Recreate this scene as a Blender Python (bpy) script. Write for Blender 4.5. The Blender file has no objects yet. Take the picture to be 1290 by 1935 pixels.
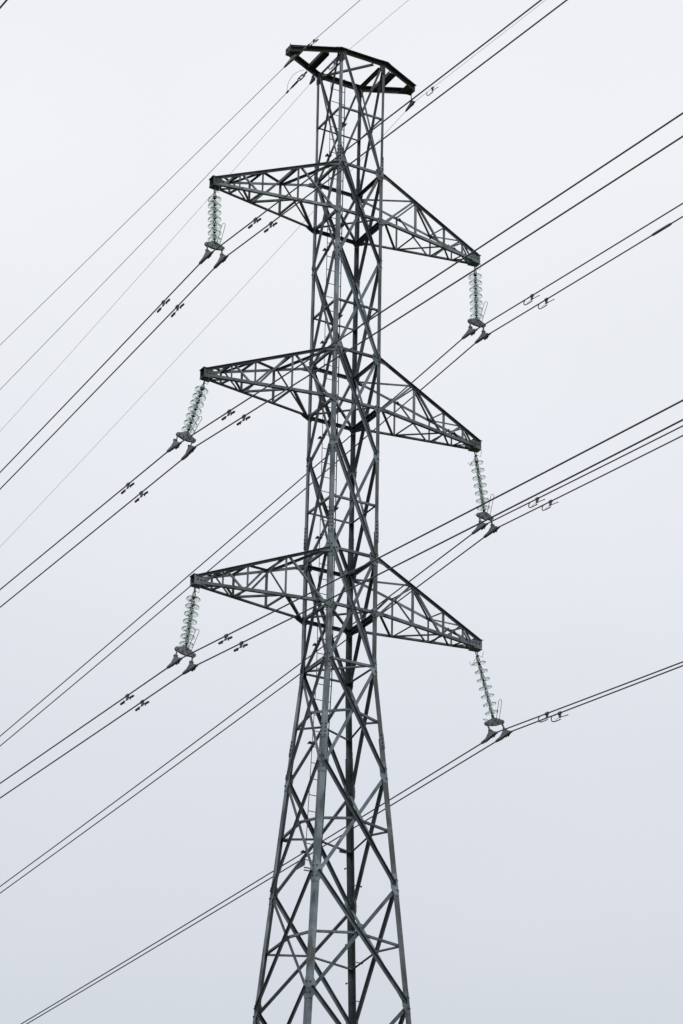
import bpy, bmesh, math, random
from mathutils import Vector, Matrix, noise
R = math.radians
random.seed(7)
scene = bpy.context.scene
V = Vector

# ------------------------------------------------------------------ camera
cam_d = bpy.data.cameras.new("camera")
cam = bpy.data.objects.new("camera", cam_d)
scene.collection.objects.link(cam)
scene.camera = cam
right = V((0.8764158827, -0.4811769286, 0.0190778395))
down = V((0.2169136701, 0.3590961853, -0.9077435703))
fwd = V((0.4299344838, 0.7996991266, 0.4190914538))
m3 = Matrix((right, -down, -fwd)).transposed()
cam.matrix_world = Matrix.Translation((-22.98484409, -42.7457378, 1.6)) @ m3.to_4x4()
cam_d.sensor_fit = 'VERTICAL'
cam_d.sensor_height = 36.0
cam_d.lens = 5394.5098 / 1935 * 36.0
cam_d.clip_start = 0.1
cam_d.clip_end = 6000

# ------------------------------------------------------------------ overcast sky
SUN_EL, SUN_AZ = 44.0, 246.0        # degrees; azimuth measured from +x towards +y
world = bpy.data.worlds.new("World")
scene.world = world
world.use_nodes = True
wn, wl = world.node_tree.nodes, world.node_tree.links
wn.clear()
out = wn.new("ShaderNodeOutputWorld")
bg_clouds = wn.new("ShaderNodeBackground")
bg_sky = wn.new("ShaderNodeBackground")
addsh = wn.new("ShaderNodeAddShader")
sky = wn.new("ShaderNodeTexSky")
sky.sky_type = 'NISHITA'
sky.sun_disc = False
sky.sun_elevation = R(SUN_EL)
sky.sun_rotation = R(90 - SUN_AZ)
bg_sky.inputs[1].default_value = 0.006      # the little blue that gets through the cloud
wl.new(sky.outputs[0], bg_sky.inputs[0])
tc = wn.new("ShaderNodeTexCoord")
sep = wn.new("ShaderNodeSeparateXYZ")
wl.new(tc.outputs["Generated"], sep.inputs[0])
ramp = wn.new("ShaderNodeValToRGB")         # cloud layer: duller towards the horizon
ramp.color_ramp.interpolation = 'LINEAR'
el = ramp.color_ramp.elements
stops = [(0.0, (0.505, 0.536, 0.588)), (0.257, (0.655, 0.685, 0.744)), (0.292, (0.689, 0.712, 0.774)), (0.344, (0.714, 0.736, 0.786)), (0.404, (0.769, 0.789, 0.836)), (0.479, (0.809, 0.825, 0.853)), (0.526, (0.845, 0.859, 0.883)), (0.567, (0.837, 0.849, 0.887)), (0.75, (0.83, 0.841, 0.872)), (1.0, (0.8, 0.811, 0.842))]
el[0].position, el[0].color = stops[0][0], (*stops[0][1], 1)
el[1].position, el[1].color = stops[-1][0], (*stops[-1][1], 1)
for p, c in stops[1:-1]:
    e = el.new(p); e.color = (*c, 1)
nz = wn.new("ShaderNodeTexNoise")
nz.inputs["Scale"].default_value = 5.0
nz.inputs["Detail"].default_value = 4
nz.inputs["Roughness"].default_value = 0.5
wl.new(tc.outputs["Generated"], nz.inputs["Vector"])
mr = wn.new("ShaderNodeMapRange")
mr.inputs[1].default_value, mr.inputs[2].default_value = 0.3, 0.7
mr.inputs[3].default_value, mr.inputs[4].default_value = 0.98, 1.02
wl.new(nz.outputs[0], mr.inputs[0])
# a paler patch where the cloud is thinnest
dotn = wn.new("ShaderNodeVectorMath"); dotn.operation = 'DOT_PRODUCT'
dotn.inputs[1].default_value = (0.40, 0.76, 0.515)
nrm = wn.new("ShaderNodeVectorMath"); nrm.operation = 'NORMALIZE'
wl.new(tc.outputs["Generated"], nrm.inputs[0])
wl.new(nrm.outputs[0], dotn.inputs[0])
mr2 = wn.new("ShaderNodeMapRange"); mr2.interpolation_type = 'SMOOTHSTEP'
mr2.inputs[1].default_value, mr2.inputs[2].default_value = 0.955, 1.0
mr2.inputs[3].default_value, mr2.inputs[4].default_value = 0.988, 1.03
wl.new(dotn.outputs["Value"], mr2.inputs[0])
mul = wn.new("ShaderNodeMath"); mul.operation = 'MULTIPLY'
wl.new(mr.outputs[0], mul.inputs[0]); wl.new(mr2.outputs[0], mul.inputs[1])
wl.new(sep.outputs[2], ramp.inputs[0])
wl.new(ramp.outputs[0], bg_clouds.inputs[0])
wl.new(mul.outputs[0], bg_clouds.inputs[1])
wl.new(bg_clouds.outputs[0], addsh.inputs[0])
wl.new(bg_sky.outputs[0], addsh.inputs[1])
wl.new(addsh.outputs[0], out.inputs[0])

sun_d = bpy.data.lights.new("sun", 'SUN')
sun_d.energy = 1.5
sun_d.angle = R(12)
sun_d.color = (1.0, 0.985, 0.965)
sun = bpy.data.objects.new("sun", sun_d)
scene.collection.objects.link(sun)
sdir = V((math.cos(R(SUN_EL)) * math.cos(R(SUN_AZ)), math.cos(R(SUN_EL)) * math.sin(R(SUN_AZ)), math.sin(R(SUN_EL))))
sun.rotation_euler = sdir.to_track_quat('Z', 'Y').to_euler()

scene.view_settings.view_transform = 'Standard'
scene.view_settings.look = 'None'
scene.view_settings.exposure = 0.0
scene.view_settings.gamma = 1.0
scene.view_settings.use_curve_mapping = False

# ------------------------------------------------------------------ materials
def base_mat(name):
    m = bpy.data.materials.new(name); m.use_nodes = True
    return m, m.node_tree.nodes, m.node_tree.links, m.node_tree.nodes["Principled BSDF"]

def steel_mat(name, c1, c2, stain, metallic=0.25, rough=0.55, stain_amt=0.5, vary=0.0):
    m, n, l, b = base_mat(name)
    tcn = n.new("ShaderNodeTexCoord")
    obj = tcn.outputs["Object"]
    n1 = n.new("ShaderNodeTexNoise"); n1.inputs["Scale"].default_value = 2.3; n1.inputs["Detail"].default_value = 5
    n2 = n.new("ShaderNodeTexNoise"); n2.inputs["Scale"].default_value = 7.0; n2.inputs["Detail"].default_value = 6
    n3 = n.new("ShaderNodeTexVoronoi"); n3.inputs["Scale"].default_value = 38.0      # zinc spangle
    mp = n.new("ShaderNodeMapping"); mp.inputs["Scale"].default_value = (1, 1, 0.35)  # streaks run down the steel
    l.new(obj, mp.inputs[0])
    l.new(obj, n1.inputs["Vector"]); l.new(mp.outputs[0], n2.inputs["Vector"]); l.new(obj, n3.inputs["Vector"])
    mix = n.new("ShaderNodeMixRGB"); mix.inputs[1].default_value = (*c1, 1); mix.inputs[2].default_value = (*c2, 1)
    r1 = n.new("ShaderNodeMapRange"); r1.inputs[1].default_value = 0.35; r1.inputs[2].default_value = 0.65
    l.new(n1.outputs[0], r1.inputs[0]); l.new(r1.outputs[0], mix.inputs[0])
    mix2 = n.new("ShaderNodeMixRGB"); mix2.inputs[2].default_value = (*stain, 1)
    r2 = n.new("ShaderNodeMapRange"); r2.inputs[1].default_value = 0.49; r2.inputs[2].default_value = 0.64
    r2.inputs[3].default_value = 0.0; r2.inputs[4].default_value = stain_amt
    l.new(n2.outputs[0], r2.inputs[0]); l.new(r2.outputs[0], mix2.inputs[0]); l.new(mix.outputs[0], mix2.inputs[1])
    mix3 = n.new("ShaderNodeMixRGB"); mix3.blend_type = 'MULTIPLY'; mix3.inputs[0].default_value = 0.16
    l.new(mix2.outputs[0], mix3.inputs[1]); l.new(n3.outputs["Color"], mix3.inputs[2])
    # every bar came out of the zinc bath a little different
    oi = n.new("ShaderNodeObjectInfo"); rv = n.new("ShaderNodeMapRange")
    rv.inputs[3].default_value = 1 - vary; rv.inputs[4].default_value = 1 + vary
    l.new(oi.outputs["Random"], rv.inputs[0])
    sc_ = n.new("ShaderNodeVectorMath"); sc_.operation = 'SCALE'
    l.new(mix3.outputs[0], sc_.inputs[0]); l.new(rv.outputs[0], sc_.inputs["Scale"])
    l.new(sc_.outputs[0], b.inputs["Base Color"])
    b.inputs["Metallic"].default_value = metallic
    rr = n.new("ShaderNodeMapRange"); rr.inputs[3].default_value = rough - 0.12; rr.inputs[4].default_value = rough + 0.15
    l.new(n2.outputs[0], rr.inputs[0]); l.new(rr.outputs[0], b.inputs["Roughness"])
    bp = n.new("ShaderNodeBump"); bp.inputs["Strength"].default_value = 0.12; bp.inputs["Distance"].default_value = 0.004
    l.new(n2.outputs[0], bp.inputs["Height"]); l.new(bp.outputs[0], b.inputs["Normal"])
    return m

M = {}
M['leg'] = steel_mat('weathered_galvanised_steel', (0.092, 0.122, 0.145), (0.245, 0.296, 0.33), (0.062, 0.062, 0.055), 0.2, 0.55, 0.85, 0.05)
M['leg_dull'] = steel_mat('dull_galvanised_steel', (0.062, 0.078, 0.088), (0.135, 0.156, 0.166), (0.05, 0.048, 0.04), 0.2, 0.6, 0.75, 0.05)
M['leg_inner'] = steel_mat('dark_inner_leg_steel', (0.034, 0.046, 0.056), (0.075, 0.094, 0.106), (0.034, 0.035, 0.031), 0.2, 0.6, 0.7, 0.1)
M['brace'] = steel_mat('galvanised_brace_steel', (0.074, 0.097, 0.114), (0.15, 0.184, 0.206), (0.048, 0.052, 0.048), 0.2, 0.55, 0.6, 0.48)
M['arm'] = steel_mat('crossarm_steel', (0.076, 0.097, 0.107), (0.15, 0.18, 0.194), (0.05, 0.052, 0.045), 0.2, 0.56, 0.6, 0.4)
M['dark'] = steel_mat('dark_weathered_steel', (0.03, 0.038, 0.038), (0.055, 0.064, 0.06), (0.042, 0.04, 0.028), 0.2, 0.6, 0.5, 0.2)
M['bolt'] = steel_mat('dark_bolt_steel', (0.03, 0.035, 0.035), (0.05, 0.055, 0.055), (0.03, 0.025, 0.02), 0.3, 0.6, 0.3)
M['fitting'] = steel_mat('cast_fitting_metal', (0.115, 0.13, 0.14), (0.185, 0.205, 0.215), (0.09, 0.085, 0.075), 0.35, 0.5, 0.4, 0.15)
M['cap'] = steel_mat('insulator_cap_iron', (0.24, 0.275, 0.265), (0.34, 0.38, 0.365), (0.18, 0.19, 0.17), 0.3, 0.5, 0.3, 0.1)
M['weight'] = steel_mat('damper_weight_iron', (0.055, 0.06, 0.062), (0.10, 0.105, 0.105), (0.05, 0.045, 0.04), 0.3, 0.6, 0.4)
M['rod'] = steel_mat('thin_steel_rod', (0.13, 0.14, 0.15), (0.2, 0.21, 0.22), (0.1, 0.1, 0.09), 0.4, 0.5, 0.2)
M['paint'] = steel_mat('dull_plate_paint', (0.05, 0.055, 0.055), (0.08, 0.085, 0.08), (0.05, 0.045, 0.035), 0.1, 0.6, 0.3)

def wire_mat(name, c, rough=0.55):
    m, n, l, b = base_mat(name)
    tcn = n.new("ShaderNodeTexCoord")
    nz_ = n.new("ShaderNodeTexNoise"); nz_.inputs["Scale"].default_value = 1.4; nz_.inputs["Detail"].default_value = 4
    l.new(tcn.outputs["Object"], nz_.inputs["Vector"])
    cr = n.new("ShaderNodeValToRGB")
    cr.color_ramp.elements[0].color = (*[x * 0.75 for x in c], 1); cr.color_ramp.elements[1].color = (*[x * 1.25 for x in c], 1)
    l.new(nz_.outputs[0], cr.inputs[0]); l.new(cr.outputs[0], b.inputs["Base Color"])
    b.inputs["Metallic"].default_value = 0.3; b.inputs["Roughness"].default_value = rough
    return m
M['conductor'] = wire_mat('aged_aluminium_strand', (0.05, 0.056, 0.064), 0.42)
M['groundwire'] = wire_mat('earth_wire_strand', (0.12, 0.125, 0.155))

m, n, l, b = base_mat('pale_green_toughened_glass')
b.inputs["Base Color"].default_value = (0.90, 0.962, 0.94, 1)
b.inputs["Roughness"].default_value = 0.03
b.inputs["IOR"].default_value = 1.30
b.inputs["Transmission Weight"].default_value = 0.97
nn = n.new("ShaderNodeTexNoise"); nn.inputs["Scale"].default_value = 25
rg = n.new("ShaderNodeMapRange"); rg.inputs[3].default_value = 0.02; rg.inputs[4].default_value = 0.10
l.new(nn.outputs[0], rg.inputs[0]); l.new(rg.outputs[0], b.inputs["Roughness"])
M['glass'] = m

m, n, l, b = base_mat('meadow_grass')
tcn = n.new("ShaderNodeTexCoord")
na = n.new("ShaderNodeTexNoise"); na.inputs["Scale"].default_value = 0.05; na.inputs["Detail"].default_value = 8
nb = n.new("ShaderNodeTexNoise"); nb.inputs["Scale"].default_value = 3.0; nb.inputs["Detail"].default_value = 8
l.new(tcn.outputs["Object"], na.inputs["Vector"]); l.new(tcn.outputs["Object"], nb.inputs["Vector"])
c1 = n.new("ShaderNodeMixRGB"); c1.inputs[1].default_value = (0.045, 0.06, 0.025, 1); c1.inputs[2].default_value = (0.09, 0.085, 0.04, 1)
l.new(na.outputs[0], c1.inputs[0])
c2 = n.new("ShaderNodeMixRGB"); c2.blend_type = 'MULTIPLY'; c2.inputs[0].default_value = 0.5
l.new(c1.outputs[0], c2.inputs[1]); l.new(nb.outputs[0], c2.inputs[2]); l.new(c2.outputs[0], b.inputs["Base Color"])
b.inputs["Roughness"].default_value = 0.95
M['grass'] = m
m, n, l, b = base_mat('footing_concrete')
nb = n.new("ShaderNodeTexNoise"); nb.inputs["Scale"].default_value = 6.0; nb.inputs["Detail"].default_value = 8
cr = n.new("ShaderNodeValToRGB"); cr.color_ramp.elements[0].color = (0.22, 0.21, 0.20, 1); cr.color_ramp.elements[1].color = (0.38, 0.37, 0.35, 1)
l.new(nb.outputs[0], cr.inputs[0]); l.new(cr.outputs[0], b.inputs["Base Color"]); b.inputs["Roughness"].default_value = 0.9
M['concrete'] = m

# ------------------------------------------------------------------ helpers
COL = scene.collection
def link(name, me_or_bm, mat, parent=None, smooth=False):
    if isinstance(me_or_bm, bmesh.types.BMesh):
        bmesh.ops.recalc_face_normals(me_or_bm, faces=me_or_bm.faces)
        me = bpy.data.meshes.new(name); me_or_bm.to_mesh(me); me_or_bm.free()
    else:
        me = me_or_bm
    mats = mat if isinstance(mat, (list, tuple)) else [mat]
    for mm in mats: me.materials.append(mm)
    if smooth:
        for p in me.polygons: p.use_smooth = True
    o = bpy.data.objects.new(name, me); COL.objects.link(o)
    if parent is not None: o.parent = parent
    return o
def empty(name, loc=(0, 0, 0)):
    o = bpy.data.objects.new(name, None); COL.objects.link(o); o.location = loc
    o.empty_display_size = 0.2
    return o
def tag(o, label, cat, group=None):
    o["label"] = label; o["category"] = cat
    if group: o["group"] = group
    return o

def prism(bm, pts0, pts1, mi=0):
    """closed prism between two matching polygons"""
    a = [bm.verts.new(p) for p in pts0]; c = [bm.verts.new(p) for p in pts1]
    k = len(a); fs = [bm.faces.new(a), bm.faces.new(c[::-1])]
    for i in range(k):
        fs.append(bm.faces.new((a[i], c[i], c[(i + 1) % k], a[(i + 1) % k])))
    for f in fs: f.material_index = mi
    return fs

def angle(bm, A, B, u, v, w1, w2=None, t=0.006, inner=0):
    """an L-section member, its heel running A-B, flanges along u and v"""
    A, B = V(A), V(B); w2 = w2 or w1
    d = (B - A).normalized()
    u = V(u); u = (u - d * u.dot(d)).normalized()
    v = V(v); v = v - d * v.dot(d); v = (v - u * v.dot(u)).normalized()
    prof = [V((0, 0)), V((w1, 0)), V((w1, t)), V((t, t)), V((t, w2)), V((0, w2))]
    fs = prism(bm, [A + u * p.x + v * p.y for p in prof], [B + u * p.x + v * p.y for p in prof])
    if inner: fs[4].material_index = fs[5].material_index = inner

def channel(bm, A, B, up, w, h, t=0.008):
    """a U-section lying along A-B; web faces `up` axis height h, flanges reach w sideways"""
    A, B = V(A), V(B); d = (B - A).normalized()
    up = V(up); up = (up - d * up.dot(d)).normalized(); s = d.cross(up)
    prof = [(0, -h/2), (w, -h/2), (w, -h/2 + t), (t, -h/2 + t), (t, h/2 - t), (w, h/2 - t), (w, h/2), (0, h/2)]
    prism(bm, [A + s * x + up * y for x, y in prof], [B + s * x + up * y for x, y in prof])

def box(bm, c, ex, ey, ez, sx, sy, sz, mi=0):
    c, ex, ey, ez = V(c), V(ex).normalized() * sx / 2, V(ey).normalized() * sy / 2, V(ez).normalized() * sz / 2
    q = [-ex - ey, ex - ey, ex + ey, -ex + ey]
    prism(bm, [c + k - ez for k in q], [c + k + ez for k in q], mi)

def plate(bm, pts, nrm_, t, mi=0):
    nv = V(nrm_).normalized() * t / 2
    prism(bm, [V(p) - nv for p in pts], [V(p) + nv for p in pts], mi)

def bolt(bm, c, nrm_, r=0.016, h=0.02, mi=1):
    nv = V(nrm_).normalized(); a = nv.orthogonal().normalized(); bb = nv.cross(a)
    ring = [a * math.cos(i * math.pi / 3) * r + bb * math.sin(i * math.pi / 3) * r for i in range(6)]
    prism(bm, [V(c) + k for k in ring], [V(c) + k + nv * h for k in ring], mi)

def tube(bm, pts, r, k=6, cap=True, mi=0):
    pts = [V(p) for p in pts]; rings = []
    ref = None
    for i, p in enumerate(pts):
        d = (pts[min(i + 1, len(pts) - 1)] - pts[max(i - 1, 0)]).normalized()
        if ref is None:
            ref = d.orthogonal().normalized()
        ref = (ref - d * ref.dot(d)).normalized(); s = d.cross(ref)
        rr = r[i] if isinstance(r, (list, tuple)) else r
        rings.append([bm.verts.new(p + (ref * math.cos(2 * math.pi * j / k) + s * math.sin(2 * math.pi * j / k)) * rr) for j in range(k)])
    for a, c in zip(rings, rings[1:]):
        for j in range(k):
            bm.faces.new((a[j], a[(j + 1) % k], c[(j + 1) % k], c[j])).material_index = mi
    if cap:
        bm.faces.new(rings[0][::-1]).material_index = mi; bm.faces.new(rings[-1]).material_index = mi

def lathe(bm, prof, k=28, mi=0):
    """closed profile of (r, z) spun about z; r == 0 ends make poles"""
    rings = []
    for r, z in prof:
        if r < 1e-6: rings.append([bm.verts.new((0, 0, z))])
        else: rings.append([bm.verts.new((r * math.cos(2 * math.pi * j / k), r * math.sin(2 * math.pi * j / k), z)) for j in range(k)])
    n_ = len(rings)
    for i in range(n_):
        a, c = rings[i], rings[(i + 1) % n_]
        if len(a) == 1 and len(c) == 1: continue
        for j in range(k):
            j2 = (j + 1) % k
            if len(a) == 1: f = bm.faces.new((a[0], c[j2], c[j]))
            elif len(c) == 1: f = bm.faces.new((a[j], a[j2], c[0]))
            else: f = bm.faces.new((a[j], a[j2], c[j2], c[j]))
            f.material_index = mi

# ------------------------------------------------------------------ setting: ground
bm = bmesh.new()
NS = 48; ring_r = [0, 6, 15, 30, 60, 120, 250, 500, 1000, 2000, 4000]
prev = [bm.verts.new((0, 0, 0))]
for rr in ring_r[1:]:
    cur = []
    for j in range(NS):
        a = 2 * math.pi * j / NS; x, y = rr * math.cos(a), rr * math.sin(a)
        z = noise.noise(V((x * 0.01, y * 0.01, 0.3))) * min(1.0, max(0, rr - 70) / 100) * 1.5
        cur.append(bm.verts.new((x, y, z)))
    for j in range(NS):
        if len(prev) == 1: bm.faces.new((prev[0], cur[j], cur[(j + 1) % NS]))
        else: bm.faces.new((prev[j], cur[j], cur[(j + 1) % NS], prev[(j + 1) % NS]))
    prev = cur
g = link('ground', bm, M['grass'], smooth=True); g["kind"] = "structure"

# ------------------------------------------------------------------ lattice tower
Z = dict(P=33.82, U1=31.25, L1=30.19, M1=29.24, U2=27.15, L2=26.07, M2=25.10, U3=22.98, L3=21.87, M3=20.80,
         B1=18.75, B2=16.66, B3=14.54, B4=12.25, B5=9.7, B6=6.8, B7=3.5, B0=0.25)
def half(z):
    return half0(z) + (.016 if z > 31.4 else .021 if z > 23.5 else .027 if z > 19.4 else .032)
def half0(z):
    if z >= 31.25: return 0.4774 + (0.4873 - 0.4774) * (z - 31.25) / 2.57
    if z >= 20.8: return 0.4774 + (0.4820 - 0.4774) * (31.25 - z) / 10.45
    return 0.4820 + (0.9594 - 0.4820) * (20.8 - z) / 6.26
SG = dict(N=(-1, -1), L=(-1, 1), R=(1, -1), F=(1, 1))
def leg_pt(c, z, inset=0.0):
    a = half(z) - inset
    return V((SG[c][0] * a, SG[c][1] * a, z))
# faces of the shaft: two leg corners and the outward normal
FACES = {'NR': ('N', 'R', V((0, -1, 0))), 'NL': ('N', 'L', V((-1, 0, 0))), 'LF': ('L', 'F', V((0, 1, 0))), 'RF': ('R', 'F', V((1, 0, 0)))}

tower = empty('lattice_tower', (0, 0, 0))
tag(tower, 'tall grey galvanised steel lattice pylon with six crossarms carrying every power line', 'pylon')

# --- legs, with splice and gusset plates
SECT = [(33.86, 31.42, 0.052), (31.42, 23.5, 0.072), (23.5, 19.4, 0.088), (19.4, 0.25, 0.105)]
for c in 'NLRF':
    bm = bmesh.new()
    ux, uy = V((-SG[c][0], 0, 0)), V((0, -SG[c][1], 0))
    for zt, zb, w in SECT:
        cuts = [zt] + [q for q in (31.25, 20.8) if zb < q < zt] + [zb]
        for za, zc in zip(cuts, cuts[1:]):
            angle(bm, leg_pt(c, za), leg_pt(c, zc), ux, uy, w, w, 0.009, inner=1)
    leg = link('leg', bm, [M['leg_dull' if c == 'R' else 'leg'], M['leg_inner']], tower)  # second slot: a darker steel tone on the inner faces of each leg
    # splices
    for z0, z1, w in ((31.34, 31.66, 0.06), (23.30, 23.76, 0.078), (19.22, 19.52, 0.094)):
        bm = bmesh.new()
        o = V((SG[c][0], SG[c][1], 0)) * 0.009
        angle(bm, leg_pt(c, z0) + o, leg_pt(c, z1) + o, ux, uy, w, w, 0.008)
        nb_ = 6 if z1 - z0 > 0.4 else 4
        for i in range(nb_):
            zz = z0 + (z1 - z0) * (i + 0.5) / nb_
            for u_, nn_ in ((ux, -uy), (uy, -ux)):
                bolt(bm, leg_pt(c, zz) + o + u_ * w * 0.55, nn_, 0.014, 0.018)
        link('splice_plate', bm, [M['leg'], M['bolt']], leg)
    # gussets where the bracing meets the leg
    for key, hgt, wid, nbolt in (('U1', .30, .17, 3), ('L1', .16, .12, 2), ('M1', .34, .11, 3), ('U2', .30, .17, 3), ('L2', .16, .12, 2), ('M2', .34, .12, 3),
                          ('U3', .32, .18, 3), ('L3', .18, .13, 2), ('M3', .34, .13, 3), ('B1', .40, .15, 3), ('B2', .40, .15, 3), ('B3', .40, .15, 3)):
        bm = bmesh.new()
        for u_, nn_ in ((ux, -uy), (uy, -ux)):
            zc = Z[key]
            p0, p1 = leg_pt(c, zc + hgt / 2), leg_pt(c, zc - hgt / 2)
            off = nn_ * 0.006
            q = [p0 + u_ * .01, p0 + u_ * wid * .6, leg_pt(c, zc + hgt * .2) + u_ * wid, leg_pt(c, zc - hgt * .2) + u_ * wid, p1 + u_ * wid * .6, p1 + u_ * .01]
            plate(bm, [k + off for k in q], nn_, 0.008)
            for i in range(nbolt):
                tt = (i + .5) / nbolt
                bolt(bm, leg_pt(c, zc + hgt * (0.36 - .72 * tt)) + u_ * (.034 + (.03 if i % 2 else 0)) + off * 1.7, nn_, 0.0145, 0.018)
            bolt(bm, leg_pt(c, zc + .02) + u_ * wid * .78 + off * 1.7, nn_, 0.0145, 0.018)
        link('gusset_plate', bm, [M['leg'], M['bolt']], leg)

def diag_pair(za, zb, w, bms, drop=0.0):
    """crossed diagonals of all four faces of one panel; on the two near faces the outer one carries its spare flange outwards"""
    k = 0
    for fn, (a, c, nn_) in FACES.items():
        for outer in (True, False):
            s, e = (a, c) if outer else (c, a)
            proud = outer and fn in ('NR', 'NL')
            dz_ = 0 if outer else drop
            ends = []
            for q, z_, ins in ((s, za, .045), (e, zb, .085 if proud else .05)):
                P_ = leg_pt(q, z_ - dz_, ins); hh = half(P_.z)
                if abs(nn_.x) > .5: P_.x = nn_.x * hh
                else: P_.y = nn_.y * hh
                ends.append(P_)
            A, B = ends
            off = nn_ * (0.012 if outer else -0.016)
            d = (B - A).normalized(); side = nn_.cross(d); side = side if side.z > 0 else -side
            bm = bms(k); k += 1
            hang = proud or fn in ('LF', 'RF')          # heel along the upper edge, or along the lower one
            if hang: side = -side
            angle(bm, A + off - side * w * .5, B + off - side * w * .5, side, nn_ if proud else -nn_, w, w * (.6 if fn == 'NL' and proud else .85), 0.007)

panels = [('P', 'U1', .045), ('U1', 'M1', .058), ('M1', 'U2', .06), ('U2', 'M2', .06), ('M2', 'U3', .06), ('U3', 'M3', .062),
          ('M3', 'B1', .062), ('B1', 'B2', .064), ('B2', 'B3', .066), ('B3', 'B4', .066)]
for ka, kb, w in panels:
    store = []
    def mk(k):
        b_ = bmesh.new(); store.append(b_); return b_
    diag_pair(Z[ka], Z[kb], w, mk, .07 if kb[0] == 'B' else 0.0)
    for b_ in store: link('diagonal_brace', b_, M['brace'], tower)
# below the picture: the rest of the lattice as one part
low = bmesh.new()
for ka, kb in (('B4', 'B5'), ('B5', 'B6'), ('B6', 'B7'), ('B7', 'B0')):
    diag_pair(Z[ka], Z[kb], .07, lambda k: low)
link('lower_bracing', low, M['brace'], tower)

def cross_z(za, zb):
    """height where the two diagonals of a panel cross"""
    a, b_ = half(za), half(zb)
    t = a / (a + b_)
    return za + (zb - za) * t

def strut(A, B, nn_, w, down=False, mat='brace', name='horizontal_brace', off=-0.012, inward=True):
    bm = bmesh.new()
    A, B = V(A), V(B)
    angle(bm, A + V(nn_) * off, B + V(nn_) * off, (0, 0, -1 if down else 1), -V(nn_) if inward else V(nn_), w, w, 0.006)
    return link(name, bm, M[mat], tower)

# horizontals through the middle of each panel of the shaft
for ka, kb, w in (('P', 'U1', .036), ('M1', 'U2', .038), ('M2', 'U3', .040)):
    z = (Z[ka] + Z[kb]) / 2
    for fn, (a, c, nn_) in FACES.items():
        strut(leg_pt(a, z), leg_pt(c, z), nn_, w, off=-0.026)
# redundants of the flared base: from mid leg up to the crossing
for ka, kb in (('M3', 'B1'), ('B1', 'B2'), ('B2', 'B3'), ('B3', 'B4')):
    zl = (Z[ka] + Z[kb]) / 2 - .07; zx = cross_z(Z[ka], Z[kb]) - .05
    for fn, (a, c, nn_) in FACES.items():
        X = nn_ * half(zx); X.z = zx
        for q in (a, c):
            strut(leg_pt(q, zl), X, nn_, .042, off=-0.03)
# arm levels
for i in '123':
    for fn, (a, c, nn_) in FACES.items():
        big = fn in ('LF', 'RF')
        strut(leg_pt(a, Z['U' + i]), leg_pt(c, Z['U' + i]), nn_, .06 if big else .05, down=big, off=-0.016)
        strut(leg_pt(a, Z['L' + i]), leg_pt(c, Z['L' + i]), nn_, .062 if big else .052, down=big, off=-0.016)
    zc = Z['L' + i]
    # plan cross inside the shaft, and the doubled member on the far right side
    for a, c, dz_ in (('L', 'R', 0.03), ('N', 'F', -0.02)):
        A, B = leg_pt(a, zc + dz_, .02), leg_pt(c, zc + dz_, .02)
        strut(A, B, V((1, 1, 0)).normalized() if a == 'L' else V((1, -1, 0)).normalized(), .042, off=0, name='plan_brace')
    strut(leg_pt('R', zc - .10, .03), leg_pt('F', zc - .10, .03), V((1, 0, 0)), .05, down=True)
for fn, (a, c, nn_) in FACES.items():
    strut(leg_pt(a, Z['M3']), leg_pt(c, Z['M3']), nn_, .046, off=-0.016)
for a, c, dz_ in (('L', 'R', 0.03), ('N', 'F', -0.02)):
    strut(leg_pt(a, Z['M3'] + dz_, .02), leg_pt(c, Z['M3'] + dz_, .02), V((1, 1, 0)).normalized() if a == 'L' else V((1, -1, 0)).normalized(), .044, off=0, name='plan_brace')

# crossing gussets of the shaft panels
for ka, kb in (('U1', 'M1'), ('U2', 'M2'), ('U3', 'M3')):
    zx = cross_z(Z[ka], Z[kb])
    for fn, (a, c, nn_) in FACES.items():
        bm = bmesh.new(); X = nn_ * (half(zx) - .004); X.z = zx
        tv = V((0, 0, 1)).cross(nn_)
        plate(bm, [X + tv * .08, X + V((0, 0, .1)), X - tv * .08, X - V((0, 0, .1))], nn_, .006)
        for q in (tv * .045, -tv * .045, V((0, 0, .05)), V((0, 0, -.05))): bolt(bm, X + q + nn_ * .012, nn_, .0145, .02)
        link('crossing_plate', bm, [M['leg'], M['bolt']], tower)

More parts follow.
